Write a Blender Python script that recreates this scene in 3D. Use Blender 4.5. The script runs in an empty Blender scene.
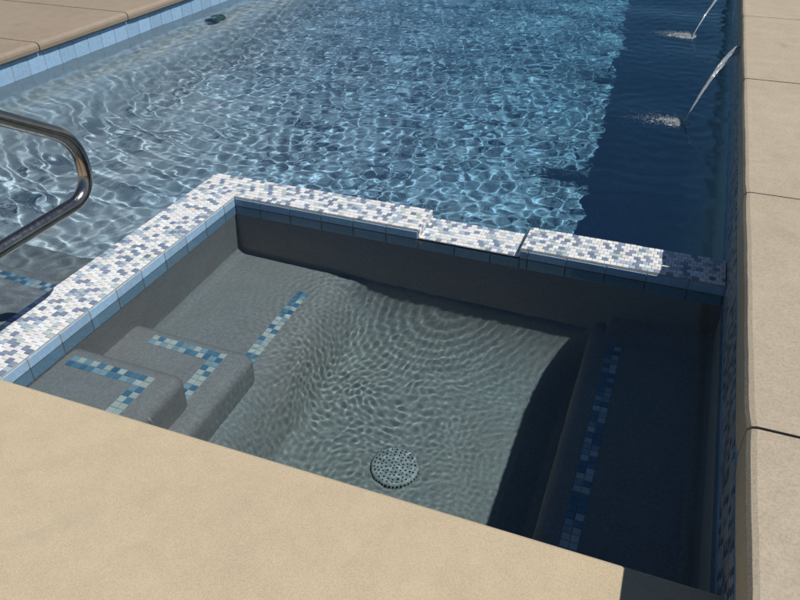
import bpy, bmesh, math, random
import numpy as np
from mathutils import Vector, Matrix
random.seed(7); rng = np.random.RandomState(11)
C = bpy.context.scene.collection
R = math.radians

# ------------------------------------------------------------------ measurements (metres, water level = 0)
XL, XR = -4.765, 0.36            # pool side walls
DXO, DXI = -2.31, -2.07         # outer and inner face of the spa's left dam arm
DYI, DYO = 2.95, 3.165          # inner and outer face of the spa's far dam arm
DZ = 0.052                      # top of dam
FG_Y, FG_Z = 1.335, 0.105       # edge and level of the near deck
RD_Z = 0.45                     # level of the right deck
YEND = 13.0
N1, N2 = -1.04, -0.537          # spill notch

# ------------------------------------------------------------------ materials
def mat(name):
    m = bpy.data.materials.new(name); m.use_nodes = True
    nt = m.node_tree; nt.nodes.clear()
    out = nt.nodes.new('ShaderNodeOutputMaterial')
    b = nt.nodes.new('ShaderNodeBsdfPrincipled')
    nt.links.new(b.outputs[0], out.inputs['Surface'])
    return m, nt, b, out

def node(nt, t, **kw):
    n = nt.nodes.new(t)
    for k, v in kw.items():
        if k.startswith('_'): setattr(n, k[1:], v)
        else: n.inputs[k].default_value = v
    return n

def noise(nt, scale, detail=4, rough=.55, dist=0, vec=None):
    n = node(nt, 'ShaderNodeTexNoise', Scale=scale, Detail=detail, Roughness=rough, Distortion=dist)
    if vec is not None: nt.links.new(vec, n.inputs['Vector'])
    return n.outputs['Fac']

def ramp(nt, fac, stops):
    r = nt.nodes.new('ShaderNodeValToRGB'); e = r.color_ramp.elements
    while len(e) < len(stops): e.new(.5)
    for i, (p, c) in enumerate(stops):
        e[i].position = p; e[i].color = (*c, 1) if len(c) == 3 else c
    nt.links.new(fac, r.inputs[0]); return r.outputs[0]

def mix(nt, fac, a, b, mode='MIX'):
    m = nt.nodes.new('ShaderNodeMix'); m.data_type = 'RGBA'; m.blend_type = mode
    for sock, v in ((m.inputs[0], fac), (m.inputs[6], a), (m.inputs[7], b)):
        if isinstance(v, (int, float)): sock.default_value = v
        elif isinstance(v, tuple): sock.default_value = (*v, 1)
        else: nt.links.new(v, sock)
    return m.outputs[2]

def bump(nt, bsdf, h, strength, dist):
    b = node(nt, 'ShaderNodeBump', Strength=strength, Distance=dist)
    nt.links.new(h, b.inputs['Height']); nt.links.new(b.outputs[0], bsdf.inputs['Normal'])

def pos(nt):
    return nt.nodes.new('ShaderNodeNewGeometry').outputs['Position']

def concrete(name, c1, c2, c3, stain, fine=260):
    m, nt, b, _ = mat(name); p = pos(nt)
    big = ramp(nt, noise(nt, 1.3, 5, .6, .3, p), [(.32, c1), (.52, c2), (.72, c3)])
    mid = noise(nt, 9, 6, .65, .2, p)
    col = mix(nt, .55, big, ramp(nt, mid, [(.3, tuple(x*.80 for x in c2)), (.7, tuple(min(1, x*1.14) for x in c2))]))
    g = noise(nt, fine, 3, .7, 0, p)
    col = mix(nt, .42, col, ramp(nt, g, [(.34, tuple(x*.62 for x in c2)), (.5, c2), (.68, tuple(min(1, x*1.28) for x in c2))]))
    st = node(nt, 'ShaderNodeTexNoise', Scale=1.9, Detail=7, Roughness=.7, Distortion=1.4); nt.links.new(p, st.inputs['Vector'])
    sm = ramp(nt, st.outputs['Fac'], [(.56, (0, 0, 0)), (.72, (1, 1, 1))])
    sc = node(nt, 'ShaderNodeMath', _operation='MULTIPLY'); nt.links.new(sm, sc.inputs[0]); sc.inputs[1].default_value = .5
    col = mix(nt, sc.outputs[0], col, stain)
    nt.links.new(col, b.inputs['Base Color'])
    b.inputs['Roughness'].default_value = .85; b.inputs['Specular IOR Level'].default_value = .25
    hh = node(nt, 'ShaderNodeMath', _operation='ADD'); nt.links.new(g, hh.inputs[0]); nt.links.new(mid, hh.inputs[1])
    bump(nt, b, hh.outputs[0], .35, .002)
    return m

M_NEAR = concrete('warm_smooth_concrete', (.46, .375, .255), (.53, .432, .294), (.595, .492, .345), (.42, .36, .25))
M_RIGHT = concrete('weathered_concrete', (.35, .29, .215), (.44, .37, .275), (.55, .48, .375), (.28, .23, .17), 150)
M_LEFT = concrete('tan_concrete', (.28, .22, .165), (.33, .265, .20), (.37, .305, .235), (.23, .175, .13), 180)

def simple(name, col, rough=.5, spec=.5, metal=0):
    m, nt, b, _ = mat(name)
    b.inputs['Base Color'].default_value = (*col, 1); b.inputs['Roughness'].default_value = rough
    b.inputs['Specular IOR Level'].default_value = spec; b.inputs['Metallic'].default_value = metal
    return m, nt, b

def plaster(name, c, scale=170, depth_tint=None):
    m, nt, b, _ = mat(name); p = pos(nt)
    v = node(nt, 'ShaderNodeTexVoronoi', Scale=scale); nt.links.new(p, v.inputs['Vector'])
    bw = node(nt, 'ShaderNodeRGBToBW'); nt.links.new(v.outputs['Color'], bw.inputs[0])
    peb = ramp(nt, bw.outputs[0], [(.2, tuple(x*.62 for x in c)), (.5, c), (.8, tuple(x*1.42 for x in c))])
    mid = ramp(nt, noise(nt, 6, 6, .65, .5, p), [(.3, tuple(x*.80 for x in c)), (.7, tuple(x*1.16 for x in c))])
    warm = ramp(nt, noise(nt, 1.8, 3, .6, .5, p), [(.35, (c[0]*.93, c[1], c[2]*1.05)), (.65, (c[0]*1.1, c[1]*.98, c[2]*.93))])
    col = mix(nt, .5, peb, mid); col = mix(nt, .4, col, warm)
    if depth_tint:  # greener downwards: light absorbed by the water, put into the plaster colour
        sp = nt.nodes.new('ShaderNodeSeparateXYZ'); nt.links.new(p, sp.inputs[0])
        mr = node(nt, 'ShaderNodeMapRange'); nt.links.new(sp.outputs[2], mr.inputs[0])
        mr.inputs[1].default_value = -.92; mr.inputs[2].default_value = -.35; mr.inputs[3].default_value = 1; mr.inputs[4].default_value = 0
        col = mix(nt, mr.outputs[0], col, mix(nt, 1.0, col, depth_tint, 'MULTIPLY'))
    nt.links.new(col, b.inputs['Base Color']); b.inputs['Roughness'].default_value = .8
    b.inputs['Specular IOR Level'].default_value = .1
    return m
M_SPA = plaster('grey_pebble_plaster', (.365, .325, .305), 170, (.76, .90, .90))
M_POOL = plaster('blue_grey_pebble_plaster', (.56, .575, .57))

def attr_tile(name, rough=.12, var=.12):
    m, nt, b, _ = mat(name)
    a = node(nt, 'ShaderNodeAttribute', _attribute_name='tint')
    n = ramp(nt, noise(nt, 60, 3, .6, 0, pos(nt)), [(.3, (1-var,)*3), (.7, (1, 1, 1))])
    nt.links.new(mix(nt, 1.0, a.outputs['Color'], n, 'MULTIPLY'), b.inputs['Base Color'])
    b.inputs['Roughness'].default_value = rough
    return m
M_MOSAIC = attr_tile('glass_mosaic_tile', .22)
M_BLUE = attr_tile('glazed_blue_tile', .1, .2)

def grout(name, c):
    m, nt, b, _ = mat(name)
    nt.links.new(ramp(nt, noise(nt, 45, 5, .7, 0, pos(nt)), [(.3, tuple(x*.7 for x in c)), (.7, c)]), b.inputs['Base Color'])
    b.inputs['Roughness'].default_value = .9
    return m
M_GROUT = grout('pale_grout', (.60, .58, .54))
M_GROUTB = grout('waterline_grout', (.52, .50, .44))
M_CORE = grout('concrete_core', (.22, .20, .18))
M_JOINT = grout('dark_joint_filler', (.05, .04, .035))

m, nt, b, _ = mat('brushed_stainless_steel')
b.inputs['Metallic'].default_value = 1
nt.links.new(ramp(nt, noise(nt, 14, 5, .6, 0, pos(nt)), [(.3, (.34, .305, .285)), (.7, (.48, .445, .42))]), b.inputs['Base Color'])
nt.links.new(ramp(nt, noise(nt, 70, 4, .6, 0, pos(nt)), [(.3, (.16,)*3), (.7, (.27,)*3)]), b.inputs['Roughness'])
M_STEEL = m
M_DRAIN = simple('grey_drain_plastic', (.40, .42, .40), .5, .3)[0]
M_HOLE = simple('dark_void', (.012, .014, .015), .8, .1)[0]
M_LENS = simple('green_light_lens', (.10, .22, .18), .15)[0]
M_FRAME = simple('dark_light_rim', (.13, .16, .16), .35)[0]

# water: one real refracting surface; sunlight is focused through it onto the floor
def water(name, col):
    m = bpy.data.materials.new(name); m.use_nodes = True; nt = m.node_tree; nt.nodes.clear()
    out = nt.nodes.new('ShaderNodeOutputMaterial')
    g = node(nt, 'ShaderNodeBsdfGlass', IOR=1.333, Roughness=0.0); g.inputs['Color'].default_value = (*col, 1)
    nt.links.new(g.outputs[0], out.inputs['Surface'])
    return m
M_WATER = water('clear_blue_pool_water', (.68, .84, .98))
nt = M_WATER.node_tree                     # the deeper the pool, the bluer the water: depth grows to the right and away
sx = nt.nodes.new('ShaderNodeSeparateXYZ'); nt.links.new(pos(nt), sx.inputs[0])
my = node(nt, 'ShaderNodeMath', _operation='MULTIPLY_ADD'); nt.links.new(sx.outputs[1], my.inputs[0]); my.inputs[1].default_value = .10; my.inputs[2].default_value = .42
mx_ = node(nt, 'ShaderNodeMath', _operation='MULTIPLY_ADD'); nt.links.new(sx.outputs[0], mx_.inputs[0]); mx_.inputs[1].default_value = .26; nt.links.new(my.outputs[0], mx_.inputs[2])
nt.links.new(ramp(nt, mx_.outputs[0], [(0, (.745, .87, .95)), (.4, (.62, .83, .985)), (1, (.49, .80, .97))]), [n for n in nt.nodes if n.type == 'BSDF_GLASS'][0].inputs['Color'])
M_SPAWATER = water('clear_spa_water', (.80, .92, .968))
m, nt, b, _ = mat('white_foam'); b.inputs['Base Color'].default_value = (.75, .8, .82, 1); b.inputs['Roughness'].default_value = .35
b.inputs['Transmission Weight'].default_value = .55; b.inputs['IOR'].default_value = 1.25
M_FOAM = m
m, nt, b, _ = mat('falling_water'); b.inputs['Base Color'].default_value = (.85, .9, .95, 1); b.inputs['Roughness'].default_value = .12
b.inputs['Transmission Weight'].default_value = .72; b.inputs['IOR'].default_value = 1.33
M_JET = m

# ------------------------------------------------------------------ object helpers
def setp(o, label=None, cat=None, group=None, kind=None):
    for k, v in (('label', label), ('category', cat), ('group', group), ('kind', kind)):
        if v: o[k] = v
    return o

def link(name, me, m=None, parent=None, recv=True, smooth=False):
    o = bpy.data.objects.new(name, me); C.objects.link(o)
    if m is not None and not me.materials:
        for x in (m if isinstance(m, (list, tuple)) else [m]): me.materials.append(x)
    if parent: o.parent = parent
    if smooth: me.polygons.foreach_set('use_smooth', [True]*len(me.polygons))
    if hasattr(o, 'cycles') and hasattr(o.cycles, 'is_caustics_receiver'): o.cycles.is_caustics_receiver = recv
    return o

def empty(name, loc=(0, 0, 0)):
    o = bpy.data.objects.new(name, None); C.objects.link(o); o.location = loc; o.empty_display_size = .1
    return o

class MB:
    """collects geometry of one part; coordinates are world coordinates, origin is subtracted on build"""
    def __init__(s): s.v = []; s.f = []; s.mi = []; s.t = []
    def add(s, vs, fs, mi=0, tint=(1, 1, 1)):
        o = len(s.v); s.v += [tuple(x) for x in vs]
        for f in fs: s.f.append([o+i for i in f]); s.mi.append(mi); s.t.append(tint)
    def box(s, x0, x1, y0, y1, z0, z1, mi=0, tint=(1, 1, 1)):
        s.add([(x0,y0,z0),(x1,y0,z0),(x1,y1,z0),(x0,y1,z0),(x0,y0,z1),(x1,y0,z1),(x1,y1,z1),(x0,y1,z1)],
              [(0,3,2,1),(4,5,6,7),(0,1,5,4),(1,2,6,5),(2,3,7,6),(3,0,4,7)], mi, tint)
    def tile(s, org, u, v, w, h, th, mi=0, tint=(1, 1, 1), bv=.0015):
        """raised tile with chamfered edge on plane at org spanned by u, v"""
        org, u, v = Vector(org), Vector(u), Vector(v); n = u.cross(v)
        q = []
        for dd, ins in ((0, 0), (th-bv, 0), (th, bv)):
            for a, b2 in ((ins, ins), (w-ins, ins), (w-ins, h-ins), (ins, h-ins)):
                q.append(org+u*a+v*b2+n*dd)
        fs = [(8, 9, 10, 11)]
        for k in (0, 4):
            for i in range(4): fs.append((k+i, k+(i+1) % 4, k+4+(i+1) % 4, k+4+i))
        s.add(q, fs, mi, tint)
    def build(s, name, m, parent=None, loc=(0, 0, 0), smooth=False, bev=0, seg=2):
        me = bpy.data.meshes.new(name)
        L = Vector(loc)
        base = Vector(parent.matrix_basis.translation) if parent else Vector((0, 0, 0))
        if parent and parent.parent: base += Vector(parent.parent.matrix_basis.translation)
        off = L+base
        me.from_pydata([(a-off.x, b-off.y, c-off.z) for a, b, c in s.v], [], s.f)
        for x in (m if isinstance(m, (list, tuple)) else [m]): me.materials.append(x)
        me.polygons.foreach_set('material_index', s.mi)
        ca = me.color_attributes.new('tint', 'FLOAT_COLOR', 'CORNER')
        buf = []
        for f, t in zip(s.f, s.t): buf += [*t, 1.0]*len(f)
        ca.data.foreach_set('color', buf)
        if bev:
            bm = bmesh.new(); bm.from_mesh(me)
            bmesh.ops.bevel(bm, geom=list(bm.edges), offset=bev, segments=seg, affect='EDGES', profile=.5)
            bm.to_mesh(me); bm.free()
        o = link(name, me, None, parent, smooth=smooth); o.location = L
        return o

# tile palettes (own colours of the tiles; those of the wall band darkened for shade)
WH = [(.82, .82, .80), (.86, .86, .85), (.82, .80, .76), (.80, .82, .84)]
LB = [(.46, .56, .62), (.40, .50, .60), (.52, .60, .58)]
DB = [(.24, .29, .40), (.28, .33, .44), (.20, .26, .37)]
LAST = [9]
def cap_tint():
    r = random.random()
    k = 0 if r < .54 else 1 if r < .76 else 2
    if k == 2 and LAST[0] == 2: k = 0
    LAST[0] = k; c = random.choice((WH, LB, DB)[k])
    k = random.uniform(.9, 1.05); return tuple(x*k for x in c)
def band_tint(): return tuple(x*k for x, k in zip(cap_tint(), (.52, .48, .46)))  # cap tints darkened: the raised wall's shade is put into the band colour
def trim_tint():
    r = random.random()
    c = random.choice([(.74, .73, .66), (.78, .76, .72)] if r < .36 else [(.36, .50, .57), (.42, .56, .62)] if r < .6 else [(.10, .24, .38), (.13, .28, .42), (.16, .32, .44)])
    k = random.uniform(.9, 1.05); return tuple(x*k for x in c)
def blue_tint():
    k = random.uniform(.86, 1.06); return (.35*k, .535*k, .73*k)

def mosaic(mb, org, u, v, L, W, tl, tw, tint, gap=.0025, th=.004, bond=True):
    """rows along u (length L), stacked along v (width W)"""
    u, v, org = Vector(u), Vector(v), Vector(org)
    rows = max(1, round(W/tw)); tw = W/rows; n = max(1, round(L/tl)); tl = L/n
    for r in range(rows):
        off = (tl/2 if (r % 2 and bond) else 0)
        k = 0; a = -off
        while a < L-1e-4:
            a0, a1 = max(0, a)+gap/2, min(L, a+tl)-gap/2
            if a1-a0 > .003:
                j = random.uniform(-.0006, .0006)
                mb.tile(org+u*a0+v*(r*tw+gap/2+j), u, v, a1-a0, tw-gap, th+random.uniform(-.0006, .0006), 1, tint(), .0012)
            a += tl

# ------------------------------------------------------------------ decks (setting)
d = MB()                                   # near deck, one smooth poured slab with rounded nose
nose = [(FG_Y, FG_Z-.085), (FG_Y+.0, FG_Z-.018), (FG_Y-.004, FG_Z-.007), (FG_Y-.014, FG_Z), (FG_Y-.5, FG_Z), (-4, FG_Z), (-4, FG_Z-.4), (FG_Y-.05, FG_Z-.4), (FG_Y-.05, FG_Z-.085)]
def extrude_x(mb, prof, x0, x1, mi=0):
    n = len(prof); vs = [(x0, y, z) for y, z in prof]+[(x1, y, z) for y, z in prof]
    mb.add(vs, [tuple(range(n)), tuple(range(2*n-1, n-1, -1))]+[(i, n+i, n+(i+1) % n, (i+1) % n) for i in range(n)], mi)
def extrude_y(mb, prof, y0, y1, mi=0):
    n = len(prof); vs = [(x, y0, z) for x, z in prof]+[(x, y1, z) for x, z in prof]
    mb.add(vs, [tuple(range(n-1, -1, -1)), tuple(range(n, 2*n))]+[(i, (i+1) % n, n+(i+1) % n, n+i) for i in range(n)], mi)
extrude_x(d, nose, -9.0, XR+.01)
o = d.build('near_deck', M_NEAR); setp(o, kind='structure')
bm = bmesh.new(); bm.from_mesh(o.data); bmesh.ops.recalc_face_normals(bm, faces=bm.faces); bm.to_mesh(o.data); bm.free()

def slab_strip(name, m, prof_fn, ys, joint_prof):
    mb = MB()
    for a, b2 in zip(ys[:-1], ys[1:]):                    # hand-finished nose: slightly wavy, corners worn at each joint
        prof = prof_fn(); n = len(prof); ns = max(6, int((b2-a)/.06)); o0 = len(mb.v); xe = prof[5][0]; sg = 1 if prof[0][0] > xe else -1
        dzs = random.uniform(-.0008, .0008)
        for k in range(ns+1):
            q = k/ns; y = a+.0048+(b2-a-.0096)*q; e = min(y-a, b2-y); wear = .006*math.exp(-(e/.02))
            for i, (x, z) in enumerate(prof):
                near = abs(x-xe) < .1
                wob = (.0011*math.sin(5.3*y+1.7*i*.2)+.0006*math.sin(17.1*y+.9)+.0005*math.sin(47*y)) if near else 0
                mb.v.append((x+wob+(sg*wear if near else 0), y, z+dzs*(1 if z > prof[0][1]+.05 else 0)-(wear*.35 if 2 <= i <= 4 else 0)))
        for k in range(ns):
            for i in range(n):
                j = (i+1) % n; mb.f.append([o0+k*n+i, o0+k*n+j, o0+(k+1)*n+j, o0+(k+1)*n+i]); mb.mi.append(0); mb.t.append((1, 1, 1))
        for k in (0, ns): mb.f.append([o0+k*n+i for i in range(n)]); mb.mi.append(0); mb.t.append((1, 1, 1))
    extrude_y(mb, joint_prof, ys[0], ys[-1], 1)
    o = mb.build(name, [m, M_JOINT])
    bm = bmesh.new(); bm.from_mesh(o.data); bmesh.ops.recalc_face_normals(bm, faces=bm.faces); bm.to_mesh(o.data); bm.free()
    return setp(o, kind='structure')
def prof_right(x1=6.0):
    e = XR-.032; z = RD_Z
    return [(x1, z-.11), (x1, z), (e+.022, z), (e+.009, z-.004), (e+.001, z-.014), (e, z-.028), (e+.002, z-.11)]
slab_strip('right_deck', M_RIGHT, prof_right, [-2.5, .05, 1.587, 3.04, 4.64, 6.26, 7.86, 9.46, 11.1, 12.7, 15.2],
           [(6, RD_Z-.11), (6, RD_Z-.02), (XR+.0, RD_Z-.02), (XR+.0, RD_Z-.11)])
LZ = .225
def prof_left():
    e = XL+.045; z = LZ
    return [(-12, z-.075), (-12, z), (e-.03, z), (e-.012, z-.006), (e-.003, z-.018), (e, z-.036), (e-.004, z-.062), (e-.018, z-.075)]
slab_strip('left_deck', M_LEFT, prof_left, [-3.0, -.6, 1.35, 2.42, 3.49, 4.45, 5.52, 6.6, 7.68, 8.76, 9.84, 10.9, 12, 13.1, 15.2],
           [(-12, LZ-.07), (-12, LZ-.014), (XL+.015, LZ-.014), (XL+.015, LZ-.07)])
mb = MB(); mb.box(XL-.0, XR+.2, YEND, 18, LZ-.12, LZ); mb.box(XL, XR, YEND, YEND+.3, -3.2, LZ-.12)
setp(mb.build('far_deck', M_LEFT), kind='structure')
mb = MB(); mb.add([(-400, -400, -3.3), (400, -400, -3.3), (400, 400, -3.3), (-400, 400, -3.3)], [(0, 1, 2, 3)])
setp(mb.build('ground', M_CORE), kind='structure')
mb = MB()
for x0, x1, y0, y1 in ((-90, -12, -60, 90), (6, 90, -60, 90), (-12, 6, 18.0, 90), (-12, 6, -60, -4)):
    mb.box(x0, x1, y0, y1, -.3, .02)
M_LAWN = grout('dry_lawn', (.10, .11, .045)); setp(mb.build('lawn', M_LAWN), kind='structure')

# joint lines sawn across the left deck, parallel to the pool, are part of its surface
# ------------------------------------------------------------------ pool shell (setting)
def hf(name, x0, x1, y0, y1, step, fn, m):
    xs = np.linspace(x0, x1, max(2, int((x1-x0)/step)+1)); ys = np.linspace(y0, y1, max(2, int((y1-y0)/step)+1))
    X, Y = np.meshgrid(xs, ys); Z = fn(X, Y); nx, ny = len(xs), len(ys)
    V = np.stack([X, Y, Z], -1).reshape(-1, 3)
    i = np.arange(nx-1)[None, :]+np.arange(ny-1)[:, None]*nx
    F = np.stack([i, i+1, i+1+nx, i+nx], -1).reshape(-1, 4)
    me = bpy.data.meshes.new(name); me.from_pydata(V.tolist(), [], F.tolist())
    return link(name, me, m, smooth=True)
def ss(a, b2, x): t = np.clip((x-a)/(b2-a), 0, 1); return t*t*(3-2*t)
def cove(dst, r):                                           # quarter-round between floor and wall
    t = np.clip(1-dst/r, 0, 1); return r*(1-np.sqrt(np.clip(1-t*t, 0, 1)))
def pool_floor(X, Y):
    z = -1.0-.13*np.clip(Y-3.6, 0, 20)
    z = np.where(Y < 3.6, -.92-.08*ss(2.2, 3.6, Y), z)
    led = ss(XL+.62, XL+.34, X)*(1)                       # shallow ledge along the left wall
    z = z*(1-led)+(-.52)*led
    z = z+cove(X-XL, .25)+cove(XR-X, .22)
    inside = (X > DXO-.3) & (Y < DYO+.3)
    dd = np.where(Y > DYO, np.hypot(np.maximum(DXO-X, 0), Y-DYO), np.abs(DXO-X))
    z = z+np.where(inside, cove(dd, .2), 0)
    return np.where((X > DXO+.06) & (Y < DYO-.06), -3.1, z)
o = hf('pool_floor', XL-.02, XR+.02, 0.8, YEND, .05, pool_floor, M_POOL); setp(o, kind='structure')
def spa_floor(X, Y):
    z = -.93+0*X
    far = z+cove(DYI-Y, .44)
    z = far+cove(XR-X, .1)+cove(Y-FG_Y+.02, .1)+np.where(X > -1.46, cove(np.maximum(X+1.46, 0), .30), .30)
    fall = 1.1*np.clip((X+1.49)/.36, 0, 1.2)**2
    z = np.where(X < -.17, np.minimum(z, Z3-.015), z)
    bench = Z3-.006+cove(DYI-Y, .035)+cove(X-DXI, .07)-fall
    z = np.where(X < -1.47, bench, np.where(X < -1.08, np.maximum(z, bench), z))
    return np.where(X > -.1, np.maximum(z, Z4-.006+cove(DYI-Y, .12)+cove(XR-X, .08)), z)
Z1, Z2, Z3, Z4 = -.13, -.36, -.56, -.50
o = hf('spa_floor', DXI-.01, XR+.015, FG_Y-.045, DYI+.01, .015, spa_floor, M_SPA); setp(o, kind='structure')
mb = MB()
mb.box(XL-.3, XL, .5, YEND+.3, -3.2, LZ-.0801)
o = mb.build('pool_side_wall', M_POOL); setp(o, kind='structure')
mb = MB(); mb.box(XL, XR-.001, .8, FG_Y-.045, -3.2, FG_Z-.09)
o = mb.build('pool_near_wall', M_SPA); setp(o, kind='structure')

# waterline tiles helper : blue 16.8 cm tiles on a wall plane
def blue_row(mb, org, u, v, L, H, tw=.168, phase=0, gap=.005):
    org, u, v = Vector(org), Vector(u), Vector(v); a = -phase
    while a < L-1e-4:
        a0, a1 = max(0, a)+gap/2, min(L, a+tw)-gap/2
        if a1-a0 > .01: mb.tile(org+u*a0+v*(gap/2), u, v, a1-a0, H-gap, .004, 1, blue_tint(), .0015)
        a += tw

# left pool wall tiles
t = empty('pool_edge_tiling', (XL, 6, LZ-.08)); setp(t, 'row of pale blue glazed tiles under the far left coping at the waterline', 'tile border')
mb = MB(); mb.box(XL, XL+.004, 1.3, YEND, -.012, LZ-.08); blue_row(mb, (XL+.004, 1.31, -.005), (0, 1, 0), (0, 0, 1), YEND-1.32, .148, .168)
mb.build('waterline_tile', [M_GROUTB, M_BLUE], t)

# ------------------------------------------------------------------ dividing dam between spa and pool
dam = empty('spa_dam_wall', (DXO, DYO, -.9))
setp(dam, 'low L-shaped dam wall with white and blue mosaic top between spa and pool', 'dam wall')
B = -.105
mb = MB()
mb.box(DXO, DXI, 1.0, DYI, -3, DZ-.005); mb.box(DXO, N1, DYI, DYO, -3, DZ-.005)
mb.box(N1, N2, DYI, DYO, -3, -.002); mb.box(N2, XR+.01, DYI, DYO, -3, DZ-.005)
mb.build('plaster_core', M_SPA, dam)
# caps: grout bed + tiles
mb = MB()
def cap(x0, x1, y0, y1, z, along):
    mb.box(x0, x1, y0, y1, z-.0045, z-.0025, 0)
    if along == 'x': mosaic(mb, (x0, y0, z-.0025), (1, 0, 0), (0, 1, 0), x1-x0, y1-y0, .0272, .0268, cap_tint, gap=.0022)
    else: mosaic(mb, (x1, y0, z-.0025), (0, 1, 0), (-1, 0, 0), y1-y0, x1-x0, .0272, .0268, cap_tint, gap=.0022)
cap(DXO-.003, DXI+.004, 1.3, DYI-.001, DZ, 'y')
cap(DXO-.003, N1, DYI-.001, DYO+.003, DZ, 'x')
cap(N2, XR-.008, DYI-.001, DYO+.003, DZ, 'x')
mb.build('mosaic_cap', [M_GROUT, M_MOSAIC], dam)
mb = MB()
cap(N1+.004, N2-.004, DYI-.004, DYO+.003, .0095, 'x')
# mosaic cheeks of the notch
mosaic(mb, (N1, DYI, .006), (0, 1, 0), (0, 0, 1), DYO-DYI, .04, .0268, .02, cap_tint)
mosaic(mb, (N2, DYO, .006), (0, -1, 0), (0, 0, 1), DYO-DYI, .04, .0268, .02, cap_tint)
o = mb.build('spillway_sill', [M_GROUT, M_MOSAIC], dam); o['label'] = 'lowered mosaic sill of the spill notch, level with the water'
# blue tiles inside faces
mb = MB()
mb.box(DXI, DXI+.003, 1.3, DYI-.003, B, DZ-.006); mb.box(DXI+.003, N1, DYI-.003, DYI, B, DZ-.006)
mb.box(N1, N2, DYI-.003, DYI, B, -.003); mb.box(N2, XR-.001, DYI-.003, DYI, B, DZ-.006)
blue_row(mb, (DXI+.003, 1.33, B), (0, 1, 0), (0, 0, 1), DYI-.004-1.33, DZ-.008-B, .168, .0)
for x0, x1, top in ((DXI+.008, N1, DZ-.008), (N1, N2, -.003), (N2, XR-.006, DZ-.008)):
    ph = ((x0-DXI-.008+.03) % .177)
    blue_row(mb, (x0, DYI-.003, B), (1, 0, 0), (0, 0, 1), x1-x0, -.001-B, .177, ph)
    if top > .01: blue_row(mb, (x0, DYI-.003, .001), (1, 0, 0), (0, 0, 1), x1-x0, top-.001, .177, ph)
mb.build('waterline_tile', [M_GROUTB, M_BLUE], dam)

# ------------------------------------------------------------------ raised right wall
rw = empty('raised_tiled_wall', (XR, 4, 0)); setp(rw, 'raised wall in shade with blue tile and a mosaic band under the right deck', 'wall')
mb = MB(); mb.box(XR+.006, XR+.35, -2.0, 15, -3.2, RD_Z-.112); mb.build('wall_core', M_POOL, rw)
mb = MB()
mb.box(XR+.002, XR+.006, -1.9, YEND, -.10, RD_Z-.112)
blue_row(mb, (XR+.002, YEND, -.10), (0, -1, 0), (0, 0, 1), YEND+1.9, .135, .168)
blue_row(mb, (XR+.002, YEND, .205), (0, -1, 0), (0, 0, 1), YEND+1.9, .13, .168)
mb.build('blue_tile', [M_GROUTB, M_BLUE], rw)
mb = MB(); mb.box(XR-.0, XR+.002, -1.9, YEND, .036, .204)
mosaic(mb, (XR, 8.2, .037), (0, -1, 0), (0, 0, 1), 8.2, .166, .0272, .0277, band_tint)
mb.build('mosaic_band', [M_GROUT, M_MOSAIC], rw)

# ------------------------------------------------------------------ spa steps and benches
def block(name, x0, x1, y0, y1, z0, z1, label, cat, group=None, r=.055):
    t = empty(name, ((x0+x1)/2, (y0+y1)/2, z0)); setp(t, label, cat, group)
    mb = MB(); mb.box(x0, x1, y0, y1, z0, z1)
    mb.build('plaster_body', M_SPA, t, smooth=True, bev=r, seg=5); return t
def trim(parent, runs):
    mb = MB()
    for x0, x1, y0, y1, z in runs:
        mb.box(x0, x1, y0, y1, z-.003, z+.0008)
        if x1-x0 > y1-y0: mosaic(mb, (x0, y0, z+.0008), (1, 0, 0), (0, 1, 0), x1-x0, y1-y0, .031, .031, trim_tint, .0025, .003, False)
        else: mosaic(mb, (x1, y0, z+.0008), (0, 1, 0), (-1, 0, 0), y1-y0, x1-x0, .031, .031, trim_tint, .0025, .003, False)
    return mb.build('mosaic_trim', [M_GROUTB, M_MOSAIC], parent)
Z1, Z2, Z3, Z4 = -.13, -.36, -.56, -.50
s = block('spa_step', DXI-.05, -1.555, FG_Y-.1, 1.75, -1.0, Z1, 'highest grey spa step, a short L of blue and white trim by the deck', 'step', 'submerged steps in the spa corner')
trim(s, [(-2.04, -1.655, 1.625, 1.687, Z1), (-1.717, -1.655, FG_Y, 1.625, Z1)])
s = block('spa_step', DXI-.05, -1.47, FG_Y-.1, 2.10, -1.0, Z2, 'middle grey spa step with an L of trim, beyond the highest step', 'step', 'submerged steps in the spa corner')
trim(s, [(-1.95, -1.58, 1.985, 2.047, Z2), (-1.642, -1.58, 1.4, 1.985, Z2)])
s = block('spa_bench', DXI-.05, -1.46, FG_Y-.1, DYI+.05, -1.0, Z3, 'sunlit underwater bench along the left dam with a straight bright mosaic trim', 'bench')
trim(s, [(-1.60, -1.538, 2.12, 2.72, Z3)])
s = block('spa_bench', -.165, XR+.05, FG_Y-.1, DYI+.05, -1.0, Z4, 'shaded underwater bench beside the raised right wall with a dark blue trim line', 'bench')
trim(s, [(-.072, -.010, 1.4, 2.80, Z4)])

# pool entry step outside the dam
s = empty('pool_entry_step', (-3.3, 1.8, -.9)); setp(s, 'pool entry step with mosaic trim at left picture edge outside the dam', 'step')
mb = MB(); mb.box(XL-.02, DXO+.02, FG_Y-.1, 2.22, -1.2, -.30); mb.build('plaster_body', M_SPA, s, smooth=True, bev=.035, seg=5)
trim(s, [(-4.6, DXO-.02, 2.10, 2.162, -.30)])
s = empty('pool_entry_step', (-3.3, 2.2, -.9)); setp(s, 'lower pool entry step beyond the trimmed one, bare grey plaster', 'step')
mb = MB(); mb.box(XL-.02, DXO+.02, FG_Y-.1, 2.60, -1.2, -.60); mb.build('plaster_body', M_SPA, s, smooth=True, bev=.035, seg=5)

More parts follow.
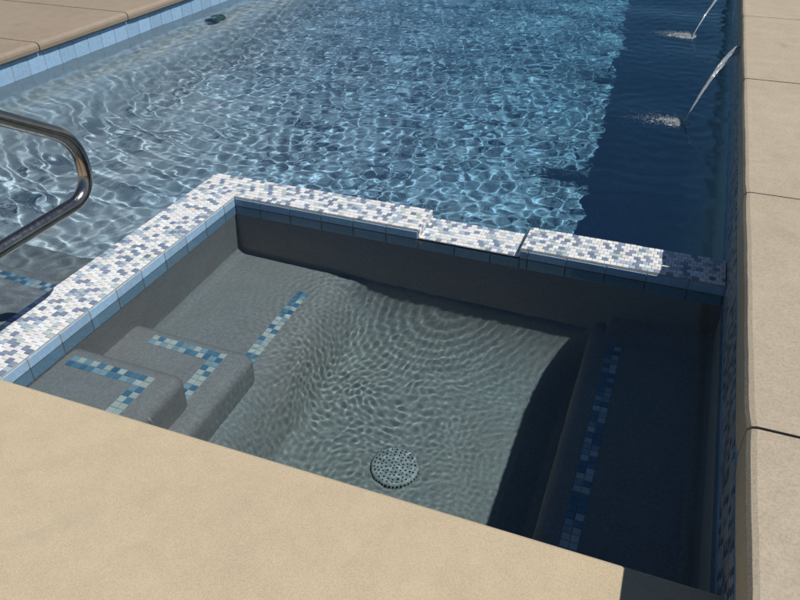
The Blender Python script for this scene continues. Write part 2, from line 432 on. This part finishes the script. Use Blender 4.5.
# ------------------------------------------------------------------ drain
dr = empty('floor_drain', (-.81, 2.04, -.93)); setp(dr, 'round grey drain cover with rings of holes on the spa floor', 'drain')
def disc_prof(prof, seg=64, cx=0, cy=0, cz=0):
    vs, fs = [], []
    for r, z in prof:
        for i in range(seg):
            a = 2*math.pi*i/seg; vs.append((cx+r*math.cos(a), cy+r*math.sin(a), cz+z))
    for k in range(len(prof)-1):
        for i in range(seg): fs.append((k*seg+i, k*seg+(i+1) % seg, (k+1)*seg+(i+1) % seg, (k+1)*seg+i))
    fs.append(tuple((len(prof)-1)*seg+i for i in range(seg)))
    return vs, fs
mb = MB(); vs, fs = disc_prof([(.104, 0), (.104, .008), (.100, .016), (.093, .020), (.06, .0225), (.03, .0235), (.01, .024)], 64, -.81, 2.04, -.93); mb.add(vs, fs)
mb.build('cover', M_DRAIN, dr, smooth=True)
mb = MB()
for rr, n in ((.0, 1), (.018, 6), (.036, 12), (.054, 18), (.071, 22), (.086, 26)):
    zz = -.93+np.interp(rr, [0, .03, .06, .093], [.0241, .0236, .0226, .0201])+.0006
    for i in range(n):
        a = 2*math.pi*(i+.5*(n % 4 > 1))/n; cx, cy = -.81+rr*math.cos(a), 2.04+rr*math.sin(a)
        vs = [(cx+.0042*math.cos(q*math.pi/4), cy+.0042*math.sin(q*math.pi/4), zz) for q in range(8)]
        mb.add(vs, [tuple(range(8))])
mb.build('holes', M_HOLE, dr)
mb = MB()
for i in range(40):
    a = 2*math.pi*i/40; ca, sa = math.cos(a), math.sin(a)
    P0 = Vector((-.81, 2.04, -.93)); r0, r1, w = .1045, .1015, .0036
    vs = [P0+Vector((r0*ca-w*sa, r0*sa+w*ca, .004)), P0+Vector((r0*ca+w*sa, r0*sa-w*ca, .004)), P0+Vector((r1*ca+w*sa, r1*sa-w*ca, .0145)), P0+Vector((r1*ca-w*sa, r1*sa+w*ca, .0145))]
    mb.add([v+Vector((ca*.0012, sa*.0012, 0)) for v in vs], [(0, 1, 2, 3)])
mb.build('edge_slots', M_HOLE, dr)

# pool light on the left ledge wall
pl = empty('pool_light', (XL+.30, 6.72, -.36)); setp(pl, 'small round underwater light with dark rim by the far left pool wall', 'pool light')
for nm, pr, mm in (('rim', [(.105, 0), (.105, .02), (.09, .03), (.08, .024)], M_FRAME), ('lens', [(.079, .02), (.07, .03), (.04, .038), (.01, .04)], M_LENS)):
    vs, fs = disc_prof(pr, 40)
    mx = Matrix.Translation((XL+.16, 6.72, -.27)) @ Matrix.Rotation(R(62), 4, 'Y')
    mb = MB(); mb.add([mx @ Vector(v) for v in vs], fs); mb.build(nm, mm, pl, smooth=True)

# ------------------------------------------------------------------ handrail
def tube_mesh(pts, rad, seg=20):
    pts = [Vector(p) for p in pts]; vs, fs = [], []; n = len(pts)
    T = [(pts[min(i+1, n-1)]-pts[max(i-1, 0)]).normalized() for i in range(n)]
    nrm = T[0].orthogonal().normalized()
    for i in range(n):
        nrm = (nrm-T[i]*nrm.dot(T[i])).normalized(); bn = T[i].cross(nrm)
        r = rad[i] if hasattr(rad, '__len__') else rad
        for k in range(seg):
            a = 2*math.pi*k/seg; vs.append(pts[i]+nrm*(math.cos(a)*r)+bn*(math.sin(a)*r))
    for i in range(n-1):
        for k in range(seg): fs.append((i*seg+k, i*seg+(k+1) % seg, (i+1)*seg+(k+1) % seg, (i+1)*seg+k))
    fs.append(tuple(range(seg-1, -1, -1))); fs.append(tuple((n-1)*seg+k for k in range(seg)))
    return vs, fs
def rounded(path, radii, n=10):
    P = [Vector(p) for p in path]; out = [P[0]]
    for i in range(1, len(P)-1):
        a, b2, c = P[i-1], P[i], P[i+1]; r = radii[i-1]
        u, w = (a-b2).normalized(), (c-b2).normalized(); ang = u.angle(w)
        dd = r/math.tan(ang/2); p0, p1 = b2+u*dd, b2+w*dd
        cen = b2+(u+w).normalized()*(r/math.sin(ang/2))
        q0, q1 = p0-cen, p1-cen; th = q0.angle(q1)
        for k in range(n+1):
            s_ = k/n; out.append(cen+(q0*math.sin((1-s_)*th)+q1*math.sin(s_*th))/math.sin(th))
    out.append(P[-1]); return out
RXX = -2.0
rail = empty('pool_handrail', (RXX, .9, FG_Z)); setp(rail, 'bent stainless steel handrail reaching in over the water from the left', 'handrail')
k = RXX/-2.6
def rp(y, z): return (RXX, y*k, 1.75-k*(1.75-z))
low0, bend_low, bend_top, up0 = rp(1.949, .160), rp(2.52, .165), rp(2.52, .454), rp(2.15, .679)
lowd = Vector(low0)-Vector(bend_low); upd = Vector(up0)-Vector(bend_top)
low_end = Vector(bend_low)+lowd.normalized()*1.25; up_end = Vector(bend_top)+upd.normalized()*1.15
path = [(RXX, low_end.y, FG_Z), tuple(low_end), bend_low, bend_top, tuple(up_end), (RXX, up_end.y-.45, FG_Z+.3), (RXX, up_end.y-.45, FG_Z)]
pts = rounded(path, [.12, .10, .19, .12, .1], 14)
vs, fs = tube_mesh(pts, .0262, 28); mb = MB(); mb.add(vs, fs); mb.build('tube', M_STEEL, rail, smooth=True)
for yy in (low_end.y, up_end.y-.45):
    vs, fs = disc_prof([(.06, 0), (.058, .01), (.03, .022), (.026, .024)], 32, RXX, yy, FG_Z); mb = MB(); mb.add(vs, fs)
    mb.build('escutcheon', M_STEEL, rail, smooth=True)

# ------------------------------------------------------------------ water bodies
def waves(X, Y, comps):
    Z = np.zeros_like(X)
    for lam, ang, amp, ph in comps:
        kk = 2*math.pi/lam; Z += amp*np.sin(kk*(X*math.cos(ang)+Y*math.sin(ang))+ph)
    return Z
def comps(n, l0, l1, slope, a0=0, spread=math.pi):
    out = []
    for i in range(n):
        lam = math.exp(rng.uniform(math.log(l0), math.log(l1))); ang = a0+rng.uniform(-spread, spread)
        out.append((lam, ang, slope*lam/(2*math.pi)*math.sqrt(2/n), rng.uniform(0, 6.283)))
    return out
def warp(X, Y, s=.12, l0=.6, l1=1.8, n=8):
    return X+waves(X, Y, comps(n, l0, l1, s)), Y+waves(X, Y, comps(n, l0, l1, s))
def rings(X, Y, cx, cy, lam, slope, fall, r0=.05):
    r = np.hypot(X-cx, Y-cy); a = slope*lam/(2*math.pi)
    return a*np.sin(2*math.pi*r/lam)*np.exp(-r/fall)*ss(0, r0, r)
def pool_wave(X, Y):
    Xw, Yw = warp(X, Y, .11)
    fan = ss(-1.9, -3.2, X)*ss(6.5, 4.0, Y)               # long crests swinging round the dam corner
    chop = waves(Xw, Yw, comps(64, .065, .19, .035))+waves(Xw, Yw, comps(26, .04, .08, .016))+waves(X, Y, comps(12, .6, 1.8, .014))
    ang = R(68)
    long_ = waves(Xw, Yw, comps(26, .08, .30, .045, ang, .42))+waves(Xw, Yw, comps(16, .05, .1, .014))
    calm = 1-.45*ss(-.9, .1, X)*ss(4.2, 3.2, Y)
    Z = (chop*(1-.8*fan)+long_*fan*.9)*calm
    for cx, cy in ((.04, 5.1), (0.0, 7.5)): Z += rings(X, Y, cx, cy, .13, .05, .6)+np.exp(-(((X-cx+.12)/.30)**2+((Y-cy)/.26)**2))*waves(Xw, Yw, comps(30, .035, .10, .06))
    return Z
def spa_wave(X, Y):
    Xw, Yw = warp(X, Y, .25, .3, .9)
    Z = waves(Xw, Yw, comps(30, .08, .25, .0035))+waves(Xw, Yw, comps(46, .022, .042, .0060))
    core = np.exp(-(((X+.75)/.5)**2+((Y-2.35)/.33)**2))
    Z += core*waves(Xw, Yw, comps(30, .03, .06, .011))
    Z += rings(X, Y, -1.12, 2.72, .036, .012, .45, .25)+rings(X, Y, -.55, 3.05, .045, .02, .5)
    edge = ss(-1.05, -1.6, X)
    return Z*(1-.75*edge)*(1-.5*ss(-.35, .1, X))
def water_body(name, xs, ys, keep, fn, outline, bottom, m):
    X, Y = np.meshgrid(xs, ys); Z = fn(X, Y); nx, ny = len(xs), len(ys)
    i = (np.arange(nx-1)[None, :]+np.arange(ny-1)[:, None]*nx)
    cx = (X[:-1, :-1]+X[1:, 1:])/2; cy = (Y[:-1, :-1]+Y[1:, 1:])/2
    msk = keep(cx, cy); i = i[msk]
    F = np.stack([i, i+1, i+1+nx, i+nx], -1)
    used = np.unique(F); remap = -np.ones(nx*ny, int); remap[used] = np.arange(len(used)); F = remap[F]
    V = np.stack([X, Y, Z], -1).reshape(-1, 3)[used]
    faces = F.tolist()
    me = bpy.data.meshes.new(name); me.from_pydata(V.tolist(), [], faces)
    sm = np.zeros(len(faces), bool); sm[:len(F)] = True; me.polygons.foreach_set('use_smooth', sm)
    o = link(name, me, m, recv=False); setp(o, kind='structure')
    if hasattr(o.cycles, 'is_caustics_caster'): o.cycles.is_caustics_caster = True
    return o
DMX, DMY = -2.19, 3.06
xs = np.unique(np.round(np.concatenate([np.linspace(XL-.1, DMX, 160), np.linspace(DMX, XR+.1, 165)]), 6))
ys = [1.1]
while ys[-1] < DMY-.012: ys.append(ys[-1]+.0155)
ys[-1] = DMY
while ys[-1] < YEND+.1: ys.append(ys[-1]+.0145+.0028*(ys[-1]-3))
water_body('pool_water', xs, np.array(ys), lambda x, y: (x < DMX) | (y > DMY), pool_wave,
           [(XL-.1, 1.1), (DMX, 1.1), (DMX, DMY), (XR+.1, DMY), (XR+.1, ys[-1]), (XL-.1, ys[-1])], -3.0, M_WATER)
SX0, SX1, SY0, SY1 = DMX+.05, XR+.1, FG_Y-.15, DMY-.05
water_body('spa_water', np.linspace(SX0, SX1, 330), np.linspace(SY0, SY1, 240), lambda x, y: x > -99, spa_wave,
           [(SX0, SY0), (SX1, SY0), (SX1, SY1), (SX0, SY1)], -1.4, M_SPAWATER)

# ------------------------------------------------------------------ wall jets
def jet(y0, z0, x1, y1, label):
    t = empty('water_jet', (XR, y0, z0-.02)); setp(t, label, 'water jet', 'water jets from the right wall')
    rj = random.Random(3)
    mb = MB()
    for s_ in range(16):
        off = rj.uniform(-.03, .03); oz = rj.uniform(-.03, .03); pts = []; rad = []; sp = rj.uniform(.94, 1.05); ph = rj.uniform(0, 6); r0 = rj.uniform(.0018, .0042)
        dy = rj.uniform(-.02, .02); qe = 1 if s_ < 9 else rj.uniform(.75, 1)
        for i in range(34):
            q = i/33*qe; x = XR-.02+(x1*sp-XR+.02)*q; z = z0*(1-q*q)+.04*q*(1-q)+oz*(1-q)*(1-.3*q)
            conv = 1-.62*q; x -= oz*.35*(1-q*.9); y = y0+(y1-y0)*q+off*conv+dy*q*q+.003*math.sin(9*q+ph)
            pts.append((x, y, z+.004*math.sin(7*q+ph)*q)); rad.append(r0*(1-.3*q)*(1+.45*math.sin(17*q+ph)))
        vs, fs = tube_mesh(pts, rad, 7); mb.add(vs, fs)
    for i in range(46):                                   # loose drops thrown off the stream
        q = rj.uniform(.3, 1.02); r = rj.uniform(.0015, .0032)
        c0 = Vector((XR-.02+(x1-XR+.02)*q+rj.gauss(0, .012), y0+(y1-y0)*q+rj.gauss(0, .014), max(.004, z0*(1-q*q)+rj.gauss(0, .01))))
        mb.add([c0+Vector(p)*r for p in ((0, 0, 1), (1, 0, 0), (0, 1, 0), (-1, 0, 0), (0, -1, 0), (0, 0, -1))], [(0, 1, 2), (0, 2, 3), (0, 3, 4), (0, 4, 1), (5, 2, 1), (5, 3, 2), (5, 4, 3), (5, 1, 4)])
    mb.build('stream', M_JET, t, smooth=True)
    mb = MB(); vs, fs = disc_prof([(.032, 0), (.032, .006), (.026, .010), (.012, .006)], 24)
    mx = Matrix.Translation((XR-.001, y0, z0-.05)) @ Matrix.Rotation(R(-90), 4, 'Y'); mb.add([mx @ Vector(v) for v in vs], fs)
    mb.build('nozzle', M_FRAME, t, smooth=True)
    mb = MB()
    for i in range(2200):
        a = rj.uniform(0, 6.283); rr = abs(rj.gauss(0, .12)); ex = 1.7 if math.cos(a) < 0 else .55
        cx, cy = x1-.06+rr*math.cos(a)*ex, y1+.03+rr*math.sin(a)*.75
        r = rj.uniform(.0008, .0032)*(1.5-min(1, rr/.2)); cz = rj.uniform(-.002, .012)
        bmv = [(0, 0, 1), (1, 0, 0), (0, 1, 0), (-1, 0, 0), (0, -1, 0), (0, 0, -1)]
        mb.add([(cx+r*p[0]*rj.uniform(1, 2.2), cy+r*p[1]*1.3, cz+r*p[2]*.7) for p in bmv], [(0, 1, 2), (0, 2, 3), (0, 3, 4), (0, 4, 1), (5, 2, 1), (5, 3, 2), (5, 4, 3), (5, 1, 4)])
    for i in range(70):                                   # froth heaped where the stream lands
        cx, cy = x1-.075+rj.gauss(0, .045), y1+.015+rj.gauss(0, .035); r = rj.uniform(.008, .022); n = 9; k0 = len(mb.v)
        vs = [(cx, cy, r*.45)]
        for q in (.6, 1.0):
            for j in range(n):
                a = 2*math.pi*j/n; w_ = r*q*rj.uniform(.8, 1.25); vs.append((cx+w_*math.cos(a), cy+w_*math.sin(a), r*.45*(1-q*q)-.003*q))
        fs = [(0, 1+j, 1+(j+1) % n) for j in range(n)]+[(1+j, 1+n+j, 1+n+(j+1) % n, 1+(j+1) % n) for j in range(n)]
        mb.add(vs, fs)
    o = mb.build('splash', M_FOAM, t, smooth=True); o['kind'] = 'stuff'
jet(5.6, .37, .071, 5.02, 'nearer arc of water from right wall splashing in the shaded pool')
jet(8.25, .37, .014, 7.37, 'farther arc of water at the top right picture edge')

# ------------------------------------------------------------------ light, sky, camera
sd = Vector((.65, .045, 1)).normalized()
L = bpy.data.lights.new('sun', 'SUN'); L.energy = 4.2; L.angle = R(.53); L.color = (1, .965, .91)
if hasattr(L, 'cycles') and hasattr(L.cycles, 'is_caustics_light'): L.cycles.is_caustics_light = True
so = bpy.data.objects.new('sun', L); C.objects.link(so); so.rotation_euler = sd.to_track_quat('Z', 'Y').to_euler(); so.location = (4, 3, 8)
w = bpy.data.worlds.new('World'); bpy.context.scene.world = w; w.use_nodes = True
nt = w.node_tree; bg = nt.nodes['Background']
sky = nt.nodes.new('ShaderNodeTexSky'); sky.sky_type = 'NISHITA'; sky.sun_disc = False
sky.sun_elevation = math.asin(sd.z); sky.sun_rotation = math.atan2(sd.x, sd.y)
sky.air_density = 1.0; sky.dust_density = 0; sky.ozone_density = 3
nt.links.new(sky.outputs[0], bg.inputs[0]); bg.inputs[1].default_value = .05

cam = bpy.data.cameras.new('camera'); co = bpy.data.objects.new('camera', cam); C.objects.link(co)
f, c = 733.798, (400, 300)
RT = Matrix(((0.93424, -0.20002, 0.29528), (0, 0, 0), (0, 0, 0)))
vx = Vector((-(-1900-400), -(-(-192-300)), f)); vx = Vector((2300, -492, 733.798)).normalized()
vy = Vector((340, 495, -733.798)).normalized()
vy = (vy-vx*vx.dot(vy)).normalized(); vz = vx.cross(vy)
M = Matrix((vx, vy, vz)).to_4x4(); M.translation = Vector((0, 0, 1.75)); co.matrix_world = M
cam.sensor_width = 36; cam.lens = f/800*36; cam.clip_end = 2000; cam.clip_start = .05
sc = bpy.context.scene; sc.camera = co
sc.view_settings.view_transform = 'Standard'; sc.view_settings.look = 'None'; sc.view_settings.exposure = 0; sc.view_settings.gamma = 1
sc.view_settings.use_curve_mapping = False
sc.render.engine = 'CYCLES'; sc.cycles.use_denoising = True
sc.cycles.max_bounces = 10; sc.cycles.transmission_bounces = 8; sc.cycles.glossy_bounces = 4; sc.cycles.diffuse_bounces = 3
sc.cycles.caustics_refractive = True; sc.cycles.caustics_reflective = False; sc.cycles.sample_clamp_indirect = 4
sc.cycles.blur_glossy = .3
